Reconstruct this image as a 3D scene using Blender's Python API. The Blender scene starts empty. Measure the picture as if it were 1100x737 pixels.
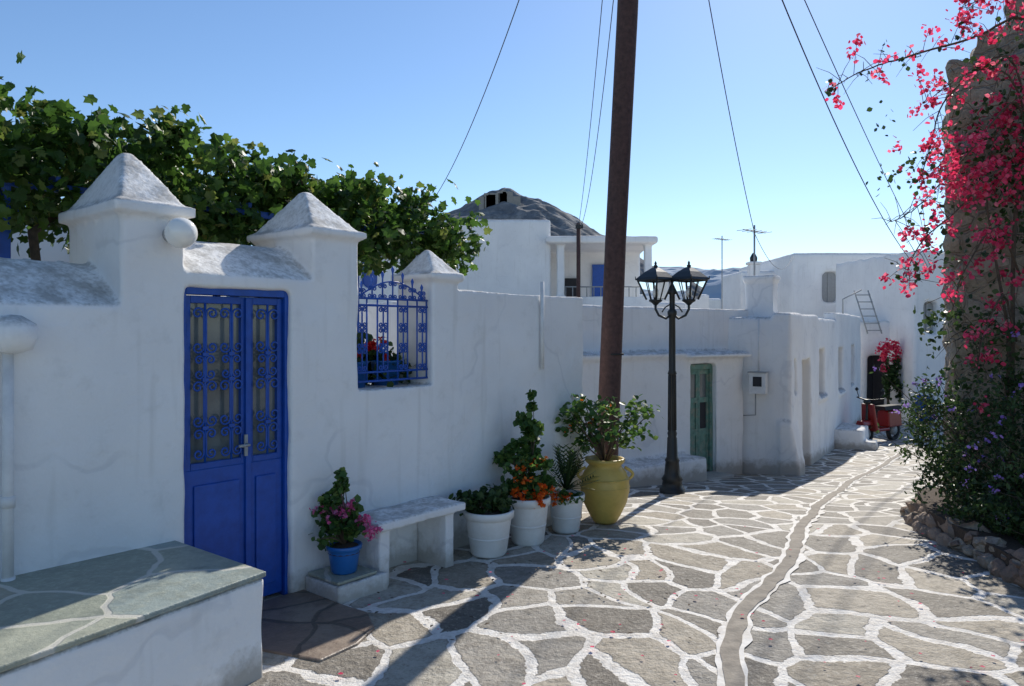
import bpy, bmesh, math, random
import numpy as np
from mathutils import Vector, Matrix, noise
random.seed(7); rng=np.random.default_rng(11)
SC=bpy.context.scene
COL=SC.collection
# ------------------------------------------------------------------ terrain
_gy=[-40,5,6.5,8,9.4,13,16,19,30,60,4000]; _gz=[0.0,0,-.06,-.2,-.37,-.78,-.95,-1.05,-1.25,-1.6,-6]
def g(y):
    return sum(float(np.interp(y+o,_gy,_gz)) for o in (-.6,-.3,0,.3,.6))/5
# ------------------------------------------------------------------ materials
def newmat(name):
    m=bpy.data.materials.new(name); m.use_nodes=True
    nt=m.node_tree; b=nt.nodes['Principled BSDF']
    return m,nt,b
class N:
    def __init__(s,nt): s.nt=nt
    def __call__(s,t,ins=None,**kw):
        n=s.nt.nodes.new(t)
        for k,v in kw.items(): setattr(n,k,v)
        if ins:
            for k,v in ins.items():
                if isinstance(v,bpy.types.NodeSocket): s.nt.links.new(v,n.inputs[k])
                else: n.inputs[k].default_value=v
        return n
    def math(s,op,a,b=0.0,c=False):
        n=s('ShaderNodeMath',{0:a,1:b},operation=op); n.use_clamp=c; return n.outputs[0]
    def mix(s,f,a,b,bt='MIX'):
        n=s.nt.nodes.new('ShaderNodeMix'); n.data_type='RGBA'; n.blend_type=bt
        for i,v in ((0,f),(6,a),(7,b)):
            if isinstance(v,bpy.types.NodeSocket): s.nt.links.new(v,n.inputs[i])
            else: n.inputs[i].default_value=v
        return n.outputs[2]
    def rng(s,v,a,b,c=0.,d=1.):
        n=s('ShaderNodeMapRange',{0:v,1:a,2:b,3:c,4:d}); return n.outputs[0]
    def noise(s,vec,sc,det=4,rough=.6):
        return s('ShaderNodeTexNoise',{'Vector':vec,'Scale':sc,'Detail':det,'Roughness':rough}).outputs[0]
    def ramp(s,f,stops,interp='LINEAR'):
        n=s('ShaderNodeValToRGB',{0:f}); n.color_ramp.interpolation=interp; e=n.color_ramp.elements
        while len(e)<len(stops): e.new(.5)
        for i,(p,c) in enumerate(stops): e[i].position=p; e[i].color=(*c,1)
        return n.outputs[0]
def C(r,g_,b): return (r,g_,b,1)
def mat_plaster(name,base=(.88,.875,.86),stain=.75,cracks=.3,bump=.3,ground=True):
    m,nt,b=newmat(name); n=N(nt)
    geo=n('ShaderNodeNewGeometry'); P=geo.outputs['Position']; nz=n('ShaderNodeSeparateXYZ',{0:geo.outputs['Normal']}).outputs[2]
    bn=n('ShaderNodeTexNoise',{'Vector':P,'Scale':1.3,'Detail':3.0}); big=bn.outputs[0]; wob=bn.outputs[1]
    mid=n.noise(P,6,4,.7); fine=n.noise(P,38,2)
    c=n.mix(n.rng(big,.35,.7),C(*base),C(base[0]*.90,base[1]*.90,base[2]*.91))
    c=n.mix(n.math('MULTIPLY',n.rng(mid,.55,.72),.35),c,C(.66,.65,.62))
    dv=n('ShaderNodeVectorMath',{0:P,1:wob},operation='ADD').outputs[0]
    vo=n('ShaderNodeTexVoronoi',{'Vector':dv,'Scale':.75},feature='DISTANCE_TO_EDGE').outputs[0]
    cr=n.math('MULTIPLY',n.rng(vo,.016,.006),n.rng(big,.46,.56))
    c=n.mix(n.math('MULTIPLY',cr,cracks),c,C(.55,.56,.58))
    st=n.math('MULTIPLY',n.rng(nz,.35,.7),n.rng(mid,.42,.62))
    st2=n.math('MULTIPLY',n.rng(fine,.45,.68),n.rng(nz,.3,.6))
    c=n.mix(n.math('MULTIPLY',st,stain),c,C(.38,.36,.33))
    c=n.mix(n.math('MULTIPLY',st2,stain*.6),c,C(.28,.27,.25))
    sv=n('ShaderNodeVectorMath',{0:P,1:(7.,7.,.55)},operation='MULTIPLY').outputs[0]
    c=n.mix(n.rng(n.noise(sv,1.6,2,.6),.58,.80,0,.3),c,C(.52,.50,.46))
    if ground:
        sp=n('ShaderNodeSeparateXYZ',{0:P}); gh=n.rng(sp.outputs[1],6.0,16.0,0.,-.95)
        hh=n.math('SUBTRACT',sp.outputs[2],gh); hh=n.math('SUBTRACT',hh,n.math('MULTIPLY',mid,.34))
        c=n.mix(n.rng(hh,.0,-.14,0,.75),c,C(.36,.32,.26))
    nt.links.new(c,b.inputs['Base Color']); b.inputs['Roughness'].default_value=.85
    b.inputs['Specular IOR Level'].default_value=.2
    h=n.math('ADD',n.math('MULTIPLY',mid,.6),n.math('MULTIPLY',fine,.2)); h=n.math('SUBTRACT',h,n.math('MULTIPLY',cr,.06))
    bp=n('ShaderNodeBump',{'Height':h,'Strength':bump,'Distance':.05}); nt.links.new(bp.outputs[0],b.inputs['Normal'])
    return m
def mat_simple(name,col,rough=.5,var=.15,scale=12,metal=0,bump=.1,spec=.5,dirt=None):
    m,nt,b=newmat(name); n=N(nt)
    P=n('ShaderNodeTexCoord').outputs['Object']
    f=n.noise(P,scale,4,.65)
    c=n.mix(n.rng(f,.35,.7),C(*col),C(*[x*(1-var) for x in col]))
    if dirt: c=n.mix(n.rng(n.noise(P,scale*.4,5,.75),.5,.7),c,C(*dirt))
    nt.links.new(c,b.inputs['Base Color']); b.inputs['Roughness'].default_value=rough; b.inputs['Metallic'].default_value=metal
    b.inputs['Specular IOR Level'].default_value=spec
    if bump:
        bp=n('ShaderNodeBump',{'Height':f,'Strength':bump,'Distance':.02}); nt.links.new(bp.outputs[0],b.inputs['Normal'])
    return m
def mat_leaf(name,stops,trans=.35,rough=.45):
    m,nt,b=newmat(name); n=N(nt)
    geo=n('ShaderNodeNewGeometry'); r=geo.outputs['Random Per Island']
    c=n.ramp(r,stops)
    nt.links.new(c,b.inputs['Base Color']); b.inputs['Roughness'].default_value=rough; b.inputs['Specular IOR Level'].default_value=.35
    t=n('ShaderNodeBsdfTranslucent'); c2=n.mix(.5,c,c,'ADD'); nt.links.new(c2,t.inputs[0])
    mx=n('ShaderNodeMixShader',{0:trans,1:b.outputs[0],2:t.outputs[0]})
    nt.links.new(mx.outputs[0],nt.nodes['Material Output'].inputs[0])
    return m
def mat_paving(name):
    m,nt,b=newmat(name); n=N(nt)
    P=n('ShaderNodeNewGeometry').outputs['Position']
    w=n('ShaderNodeTexNoise',{'Vector':P,'Scale':.9,'Detail':1.0}).outputs[1]
    w=n('ShaderNodeVectorMath',{0:w,1:(.5,.5,.5)},operation='SUBTRACT').outputs[0]
    w=n('ShaderNodeVectorMath',{0:w,'Scale':.8},operation='SCALE').outputs[0]
    w2=n('ShaderNodeTexNoise',{'Vector':P,'Scale':7.0,'Detail':4.0,'Roughness':.65}).outputs[1]
    w2=n('ShaderNodeVectorMath',{0:w2,1:(.5,.5,.5)},operation='SUBTRACT').outputs[0]
    w2=n('ShaderNodeVectorMath',{0:w2,'Scale':.085},operation='SCALE').outputs[0]
    V=n('ShaderNodeVectorMath',{0:P,1:w},operation='ADD').outputs[0]
    V=n('ShaderNodeVectorMath',{0:V,1:w2},operation='ADD').outputs[0]
    V=n('ShaderNodeVectorMath',{0:V,1:(1.,.88,0.)},operation='MULTIPLY').outputs[0]
    kw=dict(voronoi_dimensions='2D')
    ed=n('ShaderNodeTexVoronoi',{'Vector':V,'Scale':2.5,'Randomness':1.0},feature='DISTANCE_TO_EDGE',**kw).outputs[0]
    cel=n('ShaderNodeTexVoronoi',{'Vector':V,'Scale':2.5,'Randomness':1.0},feature='F1',**kw).outputs['Color']
    cr=n('ShaderNodeSeparateColor',{0:cel})
    fine=n.noise(P,30,4,.75); med=n.noise(P,6.5,5,.75); big=n.noise(P,.7,3)
    stone=n.ramp(cr.outputs[0],[(0,(.16,.14,.115)),(.14,(.33,.285,.22)),(.3,(.27,.25,.22)),(.45,(.41,.36,.285)),(.6,(.225,.20,.165)),(.74,(.46,.425,.355)),(.88,(.34,.31,.265))],'CONSTANT')
    stone=n.mix(n.rng(med,.42,.60,0,.8),stone,n.mix(1.0,stone,C(.60,.585,.56),'MULTIPLY'))
    fl=n.math('FRACT',n.math('MULTIPLY',med,7.0))
    stone=n.mix(n.rng(fl,.0,.10,.4,0),stone,C(.11,.09,.07))
    stone=n.mix(n.rng(fine,.52,.70,0,.55),stone,C(.55,.51,.44))
    stone=n.mix(n.rng(fine,.46,.34,0,.5),stone,C(.15,.13,.105))
    thr=n.math('ADD',.000,n.math('MULTIPLY',med,.070))
    thr=n.math('ADD',thr,n.math('MULTIPLY',fine,.03))
    thr=n.math('ADD',thr,n.math('MULTIPLY',big,.045))
    jo=n.rng(n.math('SUBTRACT',ed,thr),.005,-.005)
    rim=n.rng(n.math('SUBTRACT',ed,thr),.03,.0)
    wear=n.rng(n.noise(P,13,4,.8),.42,.68,0,.7)
    white=n.mix(wear,C(.78,.75,.70),C(.46,.41,.35))
    stone=n.mix(n.math('MULTIPLY',rim,.4),stone,C(.14,.12,.095))
    c=n.mix(jo,stone,white)
    c=n.mix(n.rng(big,.45,.7,0,.2),c,C(.28,.24,.19))
    nt.links.new(c,b.inputs['Base Color']); b.inputs['Roughness'].default_value=.7; b.inputs['Specular IOR Level'].default_value=.3
    h=n.math('ADD',n.math('MULTIPLY',n.math('SUBTRACT',1.0,jo),.26),n.math('MULTIPLY',med,1.1))
    h=n.math('ADD',h,n.math('MULTIPLY',fine,.35)); h=n.math('ADD',h,n.math('MULTIPLY',cr.outputs[1],.3))
    bp=n('ShaderNodeBump',{'Height':h,'Strength':.7,'Distance':.04}); nt.links.new(bp.outputs[0],b.inputs['Normal'])
    return m
def mat_slab(name,cols,scale=2.2,joint=(.5,.48,.45),jw=.03,rand=1.0):
    m,nt,b=newmat(name); n=N(nt)
    P=n('ShaderNodeNewGeometry').outputs['Position']
    w=n('ShaderNodeTexNoise',{'Vector':P,'Scale':2.0,'Detail':3.0}).outputs[1]
    w=n('ShaderNodeVectorMath',{0:w,'Scale':.22},operation='SCALE').outputs[0]
    V=n('ShaderNodeVectorMath',{0:P,1:w},operation='ADD').outputs[0]
    ed=n('ShaderNodeTexVoronoi',{'Vector':V,'Scale':scale,'Randomness':rand},feature='DISTANCE_TO_EDGE',voronoi_dimensions='2D').outputs[0]
    cel=n('ShaderNodeTexVoronoi',{'Vector':V,'Scale':scale,'Randomness':rand},feature='F1',voronoi_dimensions='2D').outputs['Color']
    r=n('ShaderNodeSeparateColor',{0:cel}).outputs[0]
    med=n.noise(P,7,5,.75)
    c=n.ramp(r,cols,'CONSTANT'); c=n.mix(n.rng(med,.45,.62,0,.6),c,C(*[x*.75 for x in cols[0][1]]))
    c=n.mix(n.rng(n.noise(P,30,3,.7),.5,.7,0,.35),c,C(*[min(1,x*1.5) for x in cols[1][1]]))
    j=n.rng(n.math('SUBTRACT',ed,n.math('MULTIPLY',med,jw)),jw*.6,jw*.2); c=n.mix(n.math('MULTIPLY',j,.9),c,C(*joint))
    nt.links.new(c,b.inputs['Base Color']); b.inputs['Roughness'].default_value=.5
    h=n.math('ADD',n.math('MULTIPLY',j,-.3),med)
    bp=n('ShaderNodeBump',{'Height':h,'Strength':.4,'Distance':.03}); nt.links.new(bp.outputs[0],b.inputs['Normal'])
    return m
def mat_rubble(name,cols,sc=3.4,dark=(.16,.12,.085)):
    m,nt,b=newmat(name); n=N(nt)
    P=n('ShaderNodeNewGeometry').outputs['Position']
    w=n('ShaderNodeTexNoise',{'Vector':P,'Scale':3.0,'Detail':3.0}).outputs[1]
    w=n('ShaderNodeVectorMath',{0:w,'Scale':.3},operation='SCALE').outputs[0]
    V=n('ShaderNodeVectorMath',{0:P,1:w},operation='ADD').outputs[0]
    V=n('ShaderNodeVectorMath',{0:V,1:(1.,1.,1.6)},operation='MULTIPLY').outputs[0]
    ed=n('ShaderNodeTexVoronoi',{'Vector':V,'Scale':sc},feature='DISTANCE_TO_EDGE').outputs[0]
    cel=n('ShaderNodeTexVoronoi',{'Vector':V,'Scale':sc},feature='F1').outputs['Color']
    r=n('ShaderNodeSeparateColor',{0:cel}).outputs[0]
    med=n.noise(P,9,5,.75)
    c=n.ramp(r,cols)
    c=n.mix(n.rng(med,.4,.7,0,.7),c,C(*dark))
    j=n.rng(ed,.07,.02); c=n.mix(n.math('MULTIPLY',j,.8),c,C(.40,.33,.25))
    nt.links.new(c,b.inputs['Base Color']); b.inputs['Roughness'].default_value=.9
    h=n.math('ADD',n.math('MULTIPLY',j,-.5),med)
    bp=n('ShaderNodeBump',{'Height':h,'Strength':1.0,'Distance':.06}); nt.links.new(bp.outputs[0],b.inputs['Normal'])
    return m
WHITE=mat_plaster('whitewash'); WHITE2=mat_plaster('whitewash_far',base=(.87,.865,.85),cracks=.15,bump=.2,stain=.35,ground=False)
PAVE=mat_paving('crazy_paving')
SLATE=mat_slab('slate_slabs',[(0,(.27,.29,.23)),(.3,(.36,.37,.29)),(.6,(.27,.32,.30)),(.8,(.33,.32,.25))],scale=1.9,joint=(.56,.54,.47),jw=.03,rand=.85)
BROWNSL=mat_slab('brown_slabs',[(0,(.17,.12,.09)),(.5,(.22,.16,.12)),(.8,(.27,.21,.16))],scale=2.6,joint=(.10,.08,.06),jw=.04)
RUB=mat_rubble('rubble_stone',[(0,(.34,.26,.18)),(.4,(.46,.37,.27)),(.7,(.40,.32,.24)),(1,(.52,.44,.34))])
ROCK=mat_rubble('bed_stone',[(0,(.28,.17,.12)),(.4,(.38,.27,.20)),(.7,(.33,.25,.20)),(1,(.44,.36,.29))],2.0)
BLUE=mat_simple('blue_paint',(.010,.085,.43),rough=.38,var=.25,scale=14,bump=.08)
GLASS=mat_simple('frosted_glass',(.17,.20,.20),rough=.12,var=.4,scale=3,bump=.03,spec=.8)
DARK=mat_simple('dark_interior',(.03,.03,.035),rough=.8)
BLACK=mat_simple('black_iron',(.015,.018,.018),rough=.45,spec=.5)
LGLASS,nt_,b_=newmat('lantern_glass'); b_.inputs['Base Color'].default_value=(.95,.96,.95,1); b_.inputs['Transmission Weight'].default_value=1; b_.inputs['Roughness'].default_value=.0; b_.inputs['IOR'].default_value=1.03
GLOBE=mat_simple('opal_globe',(.94,.91,.84),rough=.15,var=.03,bump=0,spec=.7)
WOODP=mat_simple('pole_wood',(.100,.050,.042),rough=.8,var=.5,scale=20,bump=.4)
GREENW=mat_simple('green_door_paint',(.15,.30,.235),rough=.6,var=.4,scale=15,dirt=(.30,.28,.21))
POTW=mat_simple('white_pot',(.78,.77,.74),rough=.5,var=.1,dirt=(.66,.63,.58),scale=6)
POTB=mat_simple('blue_pot',(.02,.15,.46),rough=.3)
POTY=mat_simple('ochre_glaze',(.62,.43,.10),rough=.45,var=.2,scale=7,dirt=(.50,.33,.07))
SOIL=mat_simple('soil',(.09,.06,.04),rough=.95,var=.5,scale=30,bump=.6)
GUT=mat_simple('gutter_concrete',(.31,.27,.22),rough=.85,var=.45,scale=9,bump=.6,dirt=(.21,.18,.145))
KERBW=mat_simple('painted_edge',(.78,.75,.70),rough=.8,var=.2,scale=11,bump=.3,dirt=(.48,.43,.37))
EARTH=mat_simple('dry_earth',(.24,.20,.14),rough=.95,var=.4,scale=.5)
GREY=mat_simple('grey_metal',(.35,.36,.36),rough=.5)
PVC=mat_simple('white_pvc',(.76,.76,.75),rough=.45)
RED=mat_simple('red_scooter_paint',(.26,.018,.015),rough=.3)
RUBBER=mat_simple('rubber',(.02,.02,.02),rough=.8)
BARK=mat_simple('bark',(.12,.085,.055),rough=.9,var=.5,scale=25,bump=.5)
HILL=mat_simple('hazy_hill_scrub',(.19,.195,.205),rough=1,var=.42,scale=.22,bump=0,dirt=(.34,.33,.32))  # scrub grey-brown with distance haze mixed into the base colour
HILL2=mat_simple('hazy_far_hill',(.42,.48,.55),rough=1,var=.05,scale=.02,bump=0)  # pale bluish base colour paints in the atmospheric haze
WIRE=mat_simple('cable',(.03,.03,.03),rough=.7)
VINE=mat_leaf('vine_leaf',[(0,(.028,.065,.012)),(.5,(.05,.11,.018)),(.85,(.09,.165,.028)),(1,(.18,.20,.05))],trans=.42)
GREENL=mat_leaf('green_leaf',[(0,(.03,.075,.018)),(.6,(.07,.145,.033)),(1,(.15,.22,.05))],trans=.42)
DARKL=mat_leaf('dark_leaf',[(0,(.02,.042,.014)),(.7,(.045,.085,.022)),(1,(.08,.125,.038))],trans=.32)
BOUG=mat_leaf('bougainvillea_bract',[(0,(.50,.02,.07)),(.5,(.66,.05,.13)),(.85,(.74,.11,.2)),(1,(.78,.22,.26))],trans=.5,rough=.6)
ORANGE=mat_leaf('orange_bloom',[(0,(.62,.09,.01)),(.6,(.75,.20,.02)),(1,(.7,.06,.01))],trans=.3)
PINK=mat_leaf('pink_bloom',[(0,(.6,.06,.22)),(1,(.7,.25,.42))],trans=.3)
REDF=mat_leaf('red_bloom',[(0,(.5,.01,.01)),(1,(.6,.03,.03))],trans=.3)
PURP=mat_leaf('purple_bloom',[(0,(.25,.12,.5)),(1,(.45,.3,.68))],trans=.3)
# ------------------------------------------------------------------ mesh builder
class MB:
    def __init__(s): s.v=[];s.f=[];s.m=[];s.sm=[];s.mats=[]
    def mi(s,m):
        if m not in s.mats: s.mats.append(m)
        return s.mats.index(m)
    def add(s,v,f,mat,smooth=False,M=None):
        o=len(s.v)
        if M is not None: v=[M@Vector(p) for p in v]
        s.v+= [tuple(p) for p in v]; i=s.mi(mat)
        for q in f: s.f.append(tuple(a+o for a in q)); s.m.append(i); s.sm.append(smooth)
    def box(s,x0,x1,y0,y1,z0,z1,mat,M=None):
        v=[(x,y,z) for z in (z0,z1) for y in (y0,y1) for x in (x0,x1)]
        s.add(v,[(0,2,3,1),(4,5,7,6),(0,1,5,4),(2,6,7,3),(0,4,6,2),(1,3,7,5)],mat,M=M)
    def prof(s,pr,x0,x1,mat,M=None):
        k=len(pr); v=[(x0,y,z) for y,z in pr]+[(x1,y,z) for y,z in pr]
        f=[tuple(reversed(range(k))),tuple(range(k,2*k))]+[(i,(i+1)%k,k+(i+1)%k,k+i) for i in range(k)]
        s.add(v,f,mat,M=M)
    def poly(s,pts,z0,z1,mat,M=None):
        k=len(pts); v=[(x,y,z0) for x,y in pts]+[(x,y,z1) for x,y in pts]
        f=[tuple(reversed(range(k))),tuple(range(k,2*k))]+[(i,(i+1)%k,k+(i+1)%k,k+i) for i in range(k)]
        s.add(v,f,mat,M=M)
    def pyr(s,x0,x1,y0,y1,z0,z1,mat,M=None,top=.06):
        cx,cy=(x0+x1)/2,(y0+y1)/2
        v=[(x0,y0,z0),(x1,y0,z0),(x1,y1,z0),(x0,y1,z0)]+[(cx+a*top,cy+b*top,z1) for a,b in ((-.5,-.5),(.5,-.5),(.5,.5),(-.5,.5))]
        s.add(v,[(3,2,1,0),(4,5,6,7),(0,1,5,4),(1,2,6,5),(2,3,7,6),(3,0,4,7)],mat,M=M)
    def lathe(s,pr,c,mat,seg=24,M=None,smooth=True,sq=1.0):
        v=[];f=[];k=len(pr)
        for r,z in pr:
            for i in range(seg):
                a=2*math.pi*i/seg; v.append((c[0]+r*math.cos(a),c[1]+r*math.sin(a)*sq,c[2]+z))
        for j in range(k-1):
            for i in range(seg):
                a=j*seg+i;b=j*seg+(i+1)%seg; f.append((a,b,b+seg,a+seg))
        f.append(tuple(reversed(range(seg)))); f.append(tuple(range((k-1)*seg,k*seg)))
        s.add(v,f,mat,smooth,M)
    def tube(s,pts,r,mat,sides=6,M=None):
        pts=[Vector(p) for p in pts]; n=len(pts)
        rr=r if isinstance(r,(list,tuple)) else [r]*n
        v=[];f=[]; up=Vector((0,0,1)); prev=None
        for i,p in enumerate(pts):
            d=(pts[min(i+1,n-1)]-pts[max(i-1,0)])
            if d.length<1e-9: d=Vector((0,0,1))
            d.normalize()
            if prev is None:
                a=d.cross(up if abs(d.z)<.95 else Vector((1,0,0))).normalized()
            else:
                a=prev-d*prev.dot(d)
                a=a.normalized() if a.length>1e-6 else d.orthogonal().normalized()
            prev=a; b=d.cross(a)
            for k in range(sides):
                t=2*math.pi*k/sides; v.append(p+(a*math.cos(t)+b*math.sin(t))*rr[i])
        for i in range(n-1):
            for k in range(sides):
                q=i*sides+k; w=i*sides+(k+1)%sides; f.append((q,w,w+sides,q+sides))
        f.append(tuple(reversed(range(sides)))); f.append(tuple(range((n-1)*sides,n*sides)))
        s.add(v,f,mat,True,M)
    def leaves(s,cen,size,tm,mat,up=.4,lo=.6,hi=1.25,nrm=None,M=None):
        tv,tf=tm; tv=np.array(tv,float); cen=np.asarray(cen,float)
        if len(cen)==0: return
        n=len(cen)
        nv=rng.normal(size=(n,3)); nv/=np.linalg.norm(nv,axis=1)[:,None]; nv=nv*(1-up)+np.array([0,0,1.])*up
        nv/=np.linalg.norm(nv,axis=1)[:,None]+1e-9
        a=rng.normal(size=(n,3)); a-=nv*(a*nv).sum(1)[:,None]; a/=np.linalg.norm(a,axis=1)[:,None]
        b=np.cross(nv,a); sc=size*rng.uniform(lo,hi,size=n)
        R=np.stack([a,b,nv],axis=1)*sc[:,None,None]
        P=np.einsum('kj,njl->nkl',tv,R)+cen[:,None,:]
        P=P.reshape(-1,3); K=len(tv)
        f=[tuple(i*K+q for q in face) for i in range(n) for face in tf]
        s.add([tuple(p) for p in P],f,mat,False,M)
    def make(s,name,parent=None,bevel=0,remesh=0,disp=0,dscale=.5,smooth_it=2):
        me=bpy.data.meshes.new(name); me.from_pydata(s.v,[],s.f)
        for m in s.mats: me.materials.append(m)
        me.polygons.foreach_set('material_index',s.m); me.polygons.foreach_set('use_smooth',s.sm); me.update()
        ob=bpy.data.objects.new(name,me); COL.objects.link(ob)
        if parent: ob.parent=parent
        if remesh:
            r=ob.modifiers.new('r','REMESH'); r.mode='VOXEL'; r.voxel_size=remesh; r.use_smooth_shade=True
            if smooth_it:
                q=ob.modifiers.new('s','SMOOTH'); q.iterations=smooth_it; q.factor=.5
            if disp:
                t=bpy.data.textures.new(name+'_t','CLOUDS'); t.noise_scale=dscale; t.noise_depth=3
                d=ob.modifiers.new('d','DISPLACE'); d.texture=t; d.texture_coords='LOCAL'; d.strength=disp; d.mid_level=.5
        if bevel:
            q=ob.modifiers.new('b','BEVEL'); q.width=bevel; q.segments=2; q.limit_method='ANGLE'
        return ob
def empty(name,loc=(0,0,0)):
    e=bpy.data.objects.new(name,None); COL.objects.link(e); e.empty_display_size=.2; return e
def frame(x,y,ang,z=0): return Matrix.Translation((x,y,z))@Matrix.Rotation(ang,4,'Z')
def cells(mb,x0,x1,z0,z1,y0,y1,ops,mat,M):
    xs=sorted({x0,x1,*[o[0] for o in ops],*[o[1] for o in ops]}); zs=sorted({z0,z1,*[o[2] for o in ops],*[o[3] for o in ops]})
    for i in range(len(xs)-1):
        for j in range(len(zs)-1):
            cx=(xs[i]+xs[i+1])/2; cz=(zs[j]+zs[j+1])/2
            if any(o[0]<cx<o[1] and o[2]<cz<o[3] for o in ops): continue
            e=.004
            mb.box(xs[i]-e,xs[i+1]+e,y0,y1,zs[j]-e,zs[j+1]+e,mat,M)
def t_simple(w=.5): return ([(0,-.5,0),(w*.42,-.15,.06),(w*.4,.15,.06),(0,.5,-.03),(-w*.4,.15,.06),(-w*.42,-.15,.06)],[(0,1,2,3),(0,3,4,5)])
def t_vine():
    o=[(0,-.38),(.22,-.45),(.42,-.2),(.30,-.02),(.5,.18),(.24,.2),(.0,.55),(-.24,.2),(-.5,.18),(-.30,-.02),(-.42,-.2),(-.22,-.45)]
    v=[(0,0,.05)]+[(x,y,-.12*(abs(x)+.2)) for x,y in o]; k=len(o)
    return (v,[(0,1+i,1+(i+1)%k) for i in range(k)])
def t_petal(): return ([(0,-.45,0),(.38,-.1,.12),(.3,.3,.05),(0,.5,.1),(-.3,.3,.05),(-.38,-.1,.12)],[(0,1,2,3),(0,3,4,5)])
TS=t_simple(); TSW=t_simple(.95); TV=t_vine(); TP=t_petal()
def blob(c,r,n,clumps=8,spread=.35):
    c=np.array(c,float); r=np.array(r,float)
    u=rng.normal(size=(clumps,3)); u/=np.linalg.norm(u,axis=1)[:,None]; u*=rng.uniform(.35,1,size=(clumps,1))
    k=rng.integers(0,clumps,n); p=u[k]+rng.normal(size=(n,3))*spread*.5
    return c+p*r
def catenary(a,b,sag,n=28):
    a=Vector(a);b=Vector(b)
    return [a.lerp(b,t/n)-Vector((0,0,4*sag*(t/n)*(1-t/n))) for t in range(n+1)]
# ------------------------------------------------------------------ ground
ys=[-60,-30,-10]+list(np.arange(-5,32,.4))+[35,40,50,60,100,200,400,800,1600,4000]
xs=[-3000,-800,-200,-60,-25]+list(np.arange(-15,26,2))+[35,60,200,800,3000]
mb=MB(); v=[(x,y,g(y)-.03) for y in ys for x in xs]; k=len(xs)
mb.add(v,[(j*k+i,j*k+i+1,(j+1)*k+i+1,(j+1)*k+i) for j in range(len(ys)-1) for i in range(k-1)],EARTH,True); mb.make('ground')
mb=MB(); xs=list(np.arange(-5,23,.4)); ys=list(np.arange(-3,32,.2)); k=len(xs)
v=[(x,y,g(y)+.012*noise.noise(Vector((x*.9,y*.9,0)))) for y in ys for x in xs]
mb.add(v,[(j*k+i,j*k+i+1,(j+1)*k+i+1,(j+1)*k+i) for j in range(len(ys)-1) for i in range(k-1)],PAVE,True); mb.make('stone_paved_street')
ctl=[(.66,1.0),(.88,2.4),(1.07,3.53),(1.20,4.03),(1.48,4.6),(2.05,5.5),(2.52,6.5),(3.25,7.9),(4.35,9.8),(5.45,11.7),(7.2,14.2),(9.1,17),(11,20),(13,23)]
def interp_path(ctl,step=.15):
    out=[];P=[ctl[0]]+ctl+[ctl[-1]]
    for i in range(1,len(P)-2):
        p0,p1,p2,p3=[Vector((*q,0)) for q in P[i-1:i+3]]
        n=max(2,int((p2-p1).length/step))
        for t in range(n):
            t/=n; out.append(.5*((2*p1)+(-p0+p2)*t+(2*p0-5*p1+4*p2-p3)*t*t+(-p0+3*p1-3*p2+p3)*t**3))
    return out
def strip(mb,path,o0,o1,dz,mat,jit=0,seed=0):
    v=[];n=len(path)
    for i,p in enumerate(path):
        d=(path[min(i+1,n-1)]-path[max(i-1,0)]).normalized(); q=Vector((d.y,-d.x,0))
        c0=.035*noise.noise(Vector((p.x*1.1,p.y*1.1,3.3)))
        j0=c0+jit*noise.noise(Vector((p.x*6,p.y*6,seed))); j1=c0+jit*noise.noise(Vector((p.x*6,p.y*6,seed+9)))
        for o in (o0+j0,(o0+o1)/2,o1+j1):
            w=p+q*o; v.append((w.x,w.y,g(w.y)+.012*noise.noise(Vector((w.x*.9,w.y*.9,0)))+dz))
    f=[(i*3+k,i*3+k+1,i*3+k+4,i*3+k+3) for i in range(n-1) for k in (0,1)]
    mb.add(v,f,mat,True)
path=interp_path(ctl,.06)
mb=MB(); strip(mb,path,-.075,.078,.006,KERBW,.045,1); strip(mb,path,-.046,.048,.011,GUT,.025,5); mb.make('street_gutter')
# ------------------------------------------------------------------ garden wall (frame A)
OX,OY=-1.4137,4.7361; TA=math.atan2(.7643,.6449); A=frame(OX,OY,TA)
mb=MB(); W=WHITE
mb.prof([(0,-.3),(.44,-.3),(.44,2.09),(.30,2.03),(0,1.83)],-4.5,-1.03,W,A)
mb.box(-1.04,-.69,0,.75,-.3,2.34,W,A); mb.box(-1.085,-.645,-.045,.795,2.335,2.405,W,A); mb.pyr(-1.05,-.68,-.01,.76,2.40,2.735,W,A)
mb.prof([(0,1.95),(.45,1.95),(.45,2.28),(.30,2.24),(0,2.03)],-.70,.18,W,A)
mb.box(0,.18,0,.45,-.3,1.97,W,A)
mb.box(.168,.534,0,.72,-.3,2.33,W,A); mb.box(.12,.58,-.045,.765,2.325,2.39,W,A); mb.pyr(.155,.545,-.01,.73,2.385,2.68,W,A)
mb.box(.53,1.26,0,.42,-.4,1.28,W,A)
mb.box(1.25,1.524,0,.42,-.4,2.10,W,A); mb.box(1.21,1.565,-.035,.455,2.09,2.15,W,A); mb.pyr(1.24,1.535,-.01,.43,2.145,2.35,W,A,.04)
mb.box(1.52,3.27,0,.3,-.8,2.02,W,A)
mb.make('garden_wall',remesh=.018,disp=.028,dscale=.45,smooth_it=2)
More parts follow.
